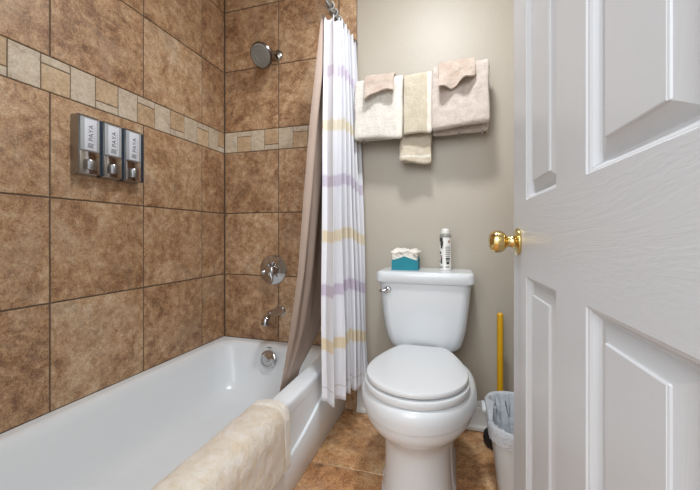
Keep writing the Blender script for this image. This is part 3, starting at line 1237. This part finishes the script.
# ------------------------------------------------------------------ waste bin, plunger
bn = thing('waste_bin', 'white plastic waste bin with a clear liner bag, between toilet and door', 'waste bin', (.245, 1.285, 0))
bm = bmesh.new()
prof = []
for s, z in ((.70, 0), (.735, .004), (.745, .012), (.90, .205), (.925, .225), (.94, .232), (.97, .258), (.985, .262), (1.0, .268), (1.0, .276), (.985, .279), (.955, .277), (.94, .268), (.90, .22), (.72, .02), (.70, .014)):
    prof.append(rrect(0, 0, .140 * s, .155 * s, .085 * s, z, 10))
loft(bm, prof)
obj('tub', bm, M['bin'], bn)
bm = bmesh.new()
rings = []
spec = [(1.012, .235), (1.018, .262), (1.02, .280), (1.0, .287), (.95, .283), (.90, .255), (.86, .20), (.80, .13), (.72, .07), (.5, .045)]
for k, (s, z) in enumerate(spec):
    base = rrect(0, 0, .140 * s, .155 * s, .085 * s, z, 20)
    lp = []
    for i, p in enumerate(base):
        a = 2 * PI * i / len(base)
        nz = noise.noise(Vector((math.cos(a) * 4, math.sin(a) * 4, k * .55)))
        nz2 = noise.noise(Vector((math.cos(a) * 11, math.sin(a) * 11, k * 1.3)))
        am = .003 if k in (1, 2, 3) else (.035 if k > 3 else .004)
        rr = 1 + (nz * am + nz2 * am * .6) / .14 * (-1 if k > 3 else 1) * (1)
        if k <= 3:
            rr = max(rr, 1.0)
        else:
            rr = min(rr, 1.0)
        lp.append((p[0] * rr, p[1] * rr, p[2] + (nz2 * .012 if k == 0 else 0)))
    rings.append(lp)
loft(bm, rings, False, True)
obj('liner_bag', bm, M['bag'], bn)
# grip tab at the wall side
bm = bmesh.new()
box(bm, -.155, -.135, .02, .085, .258, .274, .004, 2)
obj('grip', bm, M['bin'], bn)

pl = thing('toilet_plunger', 'toilet plunger with yellow handle and black rubber cup behind the bin', 'plunger', (.180, 1.575, 0))
bm = bmesh.new()
tube(bm, [(0, 0, .085), (0, 0, .3), (0, 0, .552), (0, 0, .558)], [.0125, .0125, .0125, .007], 18)
obj('handle', bm, M['yellow'], pl)
bm = bmesh.new()
lathe(bm, [(.052, 0), (.062, .004), (.068, .022), (.064, .045), (.048, .064), (.024, .076), (.018, .082), (.017, .105), (.012, .108)], Matrix(), 32)
obj('rubber_cup', bm, M['dark'], pl)

# ------------------------------------------------------------------ door
DW, DT = .702, .035
ang = R(2.07)
fx, fy = .1262, .8535          # far free edge of the visible face
dirv = Vector((-math.sin(ang), math.cos(ang), 0))
hinge = Vector((fx, fy, 0)) - dirv * DW
# door frame: local x runs from hinge to free edge, local y = away from the visible face
door = bpy.data.objects.new('door_1', None)
C.objects.link(door)
door['kind'] = 'structure'
door.location = (hinge.x, hinge.y, 0)
door.rotation_euler = (0, 0, PI / 2 + ang)
# local +x -> dirv ; local +y -> rotated 90deg CCW = -X side (towards the camera side)
S1, PNL, MID = .115, .184, .104
cols = [(S1, S1 + PNL), (DW - S1 - PNL, DW - S1)]
rowsz = [(.235, .807), (.954, 1.560), (1.670, 1.910)]
DZ0, DZ1 = .012, 2.035


def door_leaf():
    bm = bmesh.new()

    def quad(x0, x1, z0, z1, y, mat, flip):
        vs = [bm.verts.new((x, y, z)) for x, z in ((x0, z0), (x1, z0), (x1, z1), (x0, z1))]
        f = bm.faces.new(vs)
        f.material_index = mat
    for side, y in ((1, 0.0), (-1, -DT)):
        xsb = [0, cols[0][0], cols[0][1], cols[1][0], cols[1][1], DW]
        zsb = [DZ0] + [z for r in rowsz for z in r] + [DZ1]
        for i in range(5):
            for j in range(7):
                if i in (1, 3) and j in (1, 3, 5):
                    continue
                mat = 1 if (i in (0, 4) or (i == 2 and j in (1, 3, 5))) else 0
                if i == 2 and j not in (1, 3, 5):
                    mat = 0
                quad(xsb[i], xsb[i + 1], zsb[j], zsb[j + 1], y, mat, side < 0)
        for (x0, x1) in cols:
            for (z0, z1) in rowsz:
                prev = None
                for ins, dep in ((0, 0), (.0015, .0020), (.0035, .0026), (.0060, .0050), (.0090, .0100), (.0110, .0122), (.0135, .0128), (.0155, .0122), (.0400, .0045), (.0405, .0025), (.0430, .0018)):
                    yy = y - side * dep
                    iz = ins if ins < .0156 else .0155 + (ins - .0155) * .58
                    ring = [bm.verts.new((x, yy, z)) for x, z in ((x0 + ins, z0 + iz), (x1 - ins, z0 + iz), (x1 - ins, z1 - iz), (x0 + ins, z1 - iz))]
                    if prev:
                        for a in range(4):
                            b = (a + 1) % 4
                            bm.faces.new((prev[a], prev[b], ring[b], ring[a])).material_index = 1
                    prev = ring
                bm.faces.new(prev).material_index = 1
    for (a, b) in (((0, DZ0), (DW, DZ0)), ((DW, DZ0), (DW, DZ1)), ((DW, DZ1), (0, DZ1)), ((0, DZ1), (0, DZ0))):
        vs = [bm.verts.new((a[0], 0, a[1])), bm.verts.new((b[0], 0, b[1])), bm.verts.new((b[0], -DT, b[1])), bm.verts.new((a[0], -DT, a[1]))]
        bm.faces.new(vs).material_index = 1
    bmesh.ops.remove_doubles(bm, verts=bm.verts, dist=.00002)
    o = obj('door_leaf', bm, [M['door_rail'], M['door_stile']], door, False)
    md = o.modifiers.new('bevel', 'BEVEL')
    md.width = .002
    md.segments = 2
    md.limit_method = 'ANGLE'
    md.angle_limit = R(60)
    return o


door_leaf()
for nm, sgn, y0 in (('door_knob', 1, 0.0), ('door_knob', -1, -DT)):
    bm = bmesh.new()
    kx, kz = DW - .052, .872
    mt = axis_mtx((kx, y0, kz), (0, sgn, 0))
    lathe(bm, [(.028, 0), (.029, .002), (.0285, .005), (.024, .0075), (.015, .009), (.0125, .012), (.0115, .018), (.012, .023), (.015, .026), (.0205, .030), (.0232, .037), (.0238, .044), (.0225, .051), (.018, .057), (.010, .0595), (.004, .0600), (0, .0600)], mt, 48)
    k_ = obj(nm, bm, M['brass'], door)
    bm = bmesh.new()
bm.free()
bm = bmesh.new()
box(bm, DW, DW + .0015, -DT + .005, -.005, .845, .90)
obj('latch_plate', bm, M['brass'], door)
for z in (.25, 1.05, 1.85):
    bm = bmesh.new()
    tube(bm, [(-.003, .006, z - .045), (-.003, .006, z + .045)], .006, 12)
    obj('hinge', bm, M['brass'], door)

# ------------------------------------------------------------------ ceiling lamp
cl_ = thing('ceiling_lamp', 'round opal ceiling lamp in the middle of the bathroom ceiling', 'ceiling lamp', (-.10, .86, ZC))
bm = bmesh.new()
lathe(bm, [(.145, 0), (.145, -.018), (.138, -.022), (.132, -.018), (.130, 0)], Matrix(), 40)
obj('frame', bm, M['nickel'], cl_)
bm = bmesh.new()
lathe(bm, [(.130, -.012), (.120, -.045), (.095, -.068), (.05, -.082), (0, -.086)], Matrix(), 40)
obj('diffuser', bm, M['diffuser'], cl_)
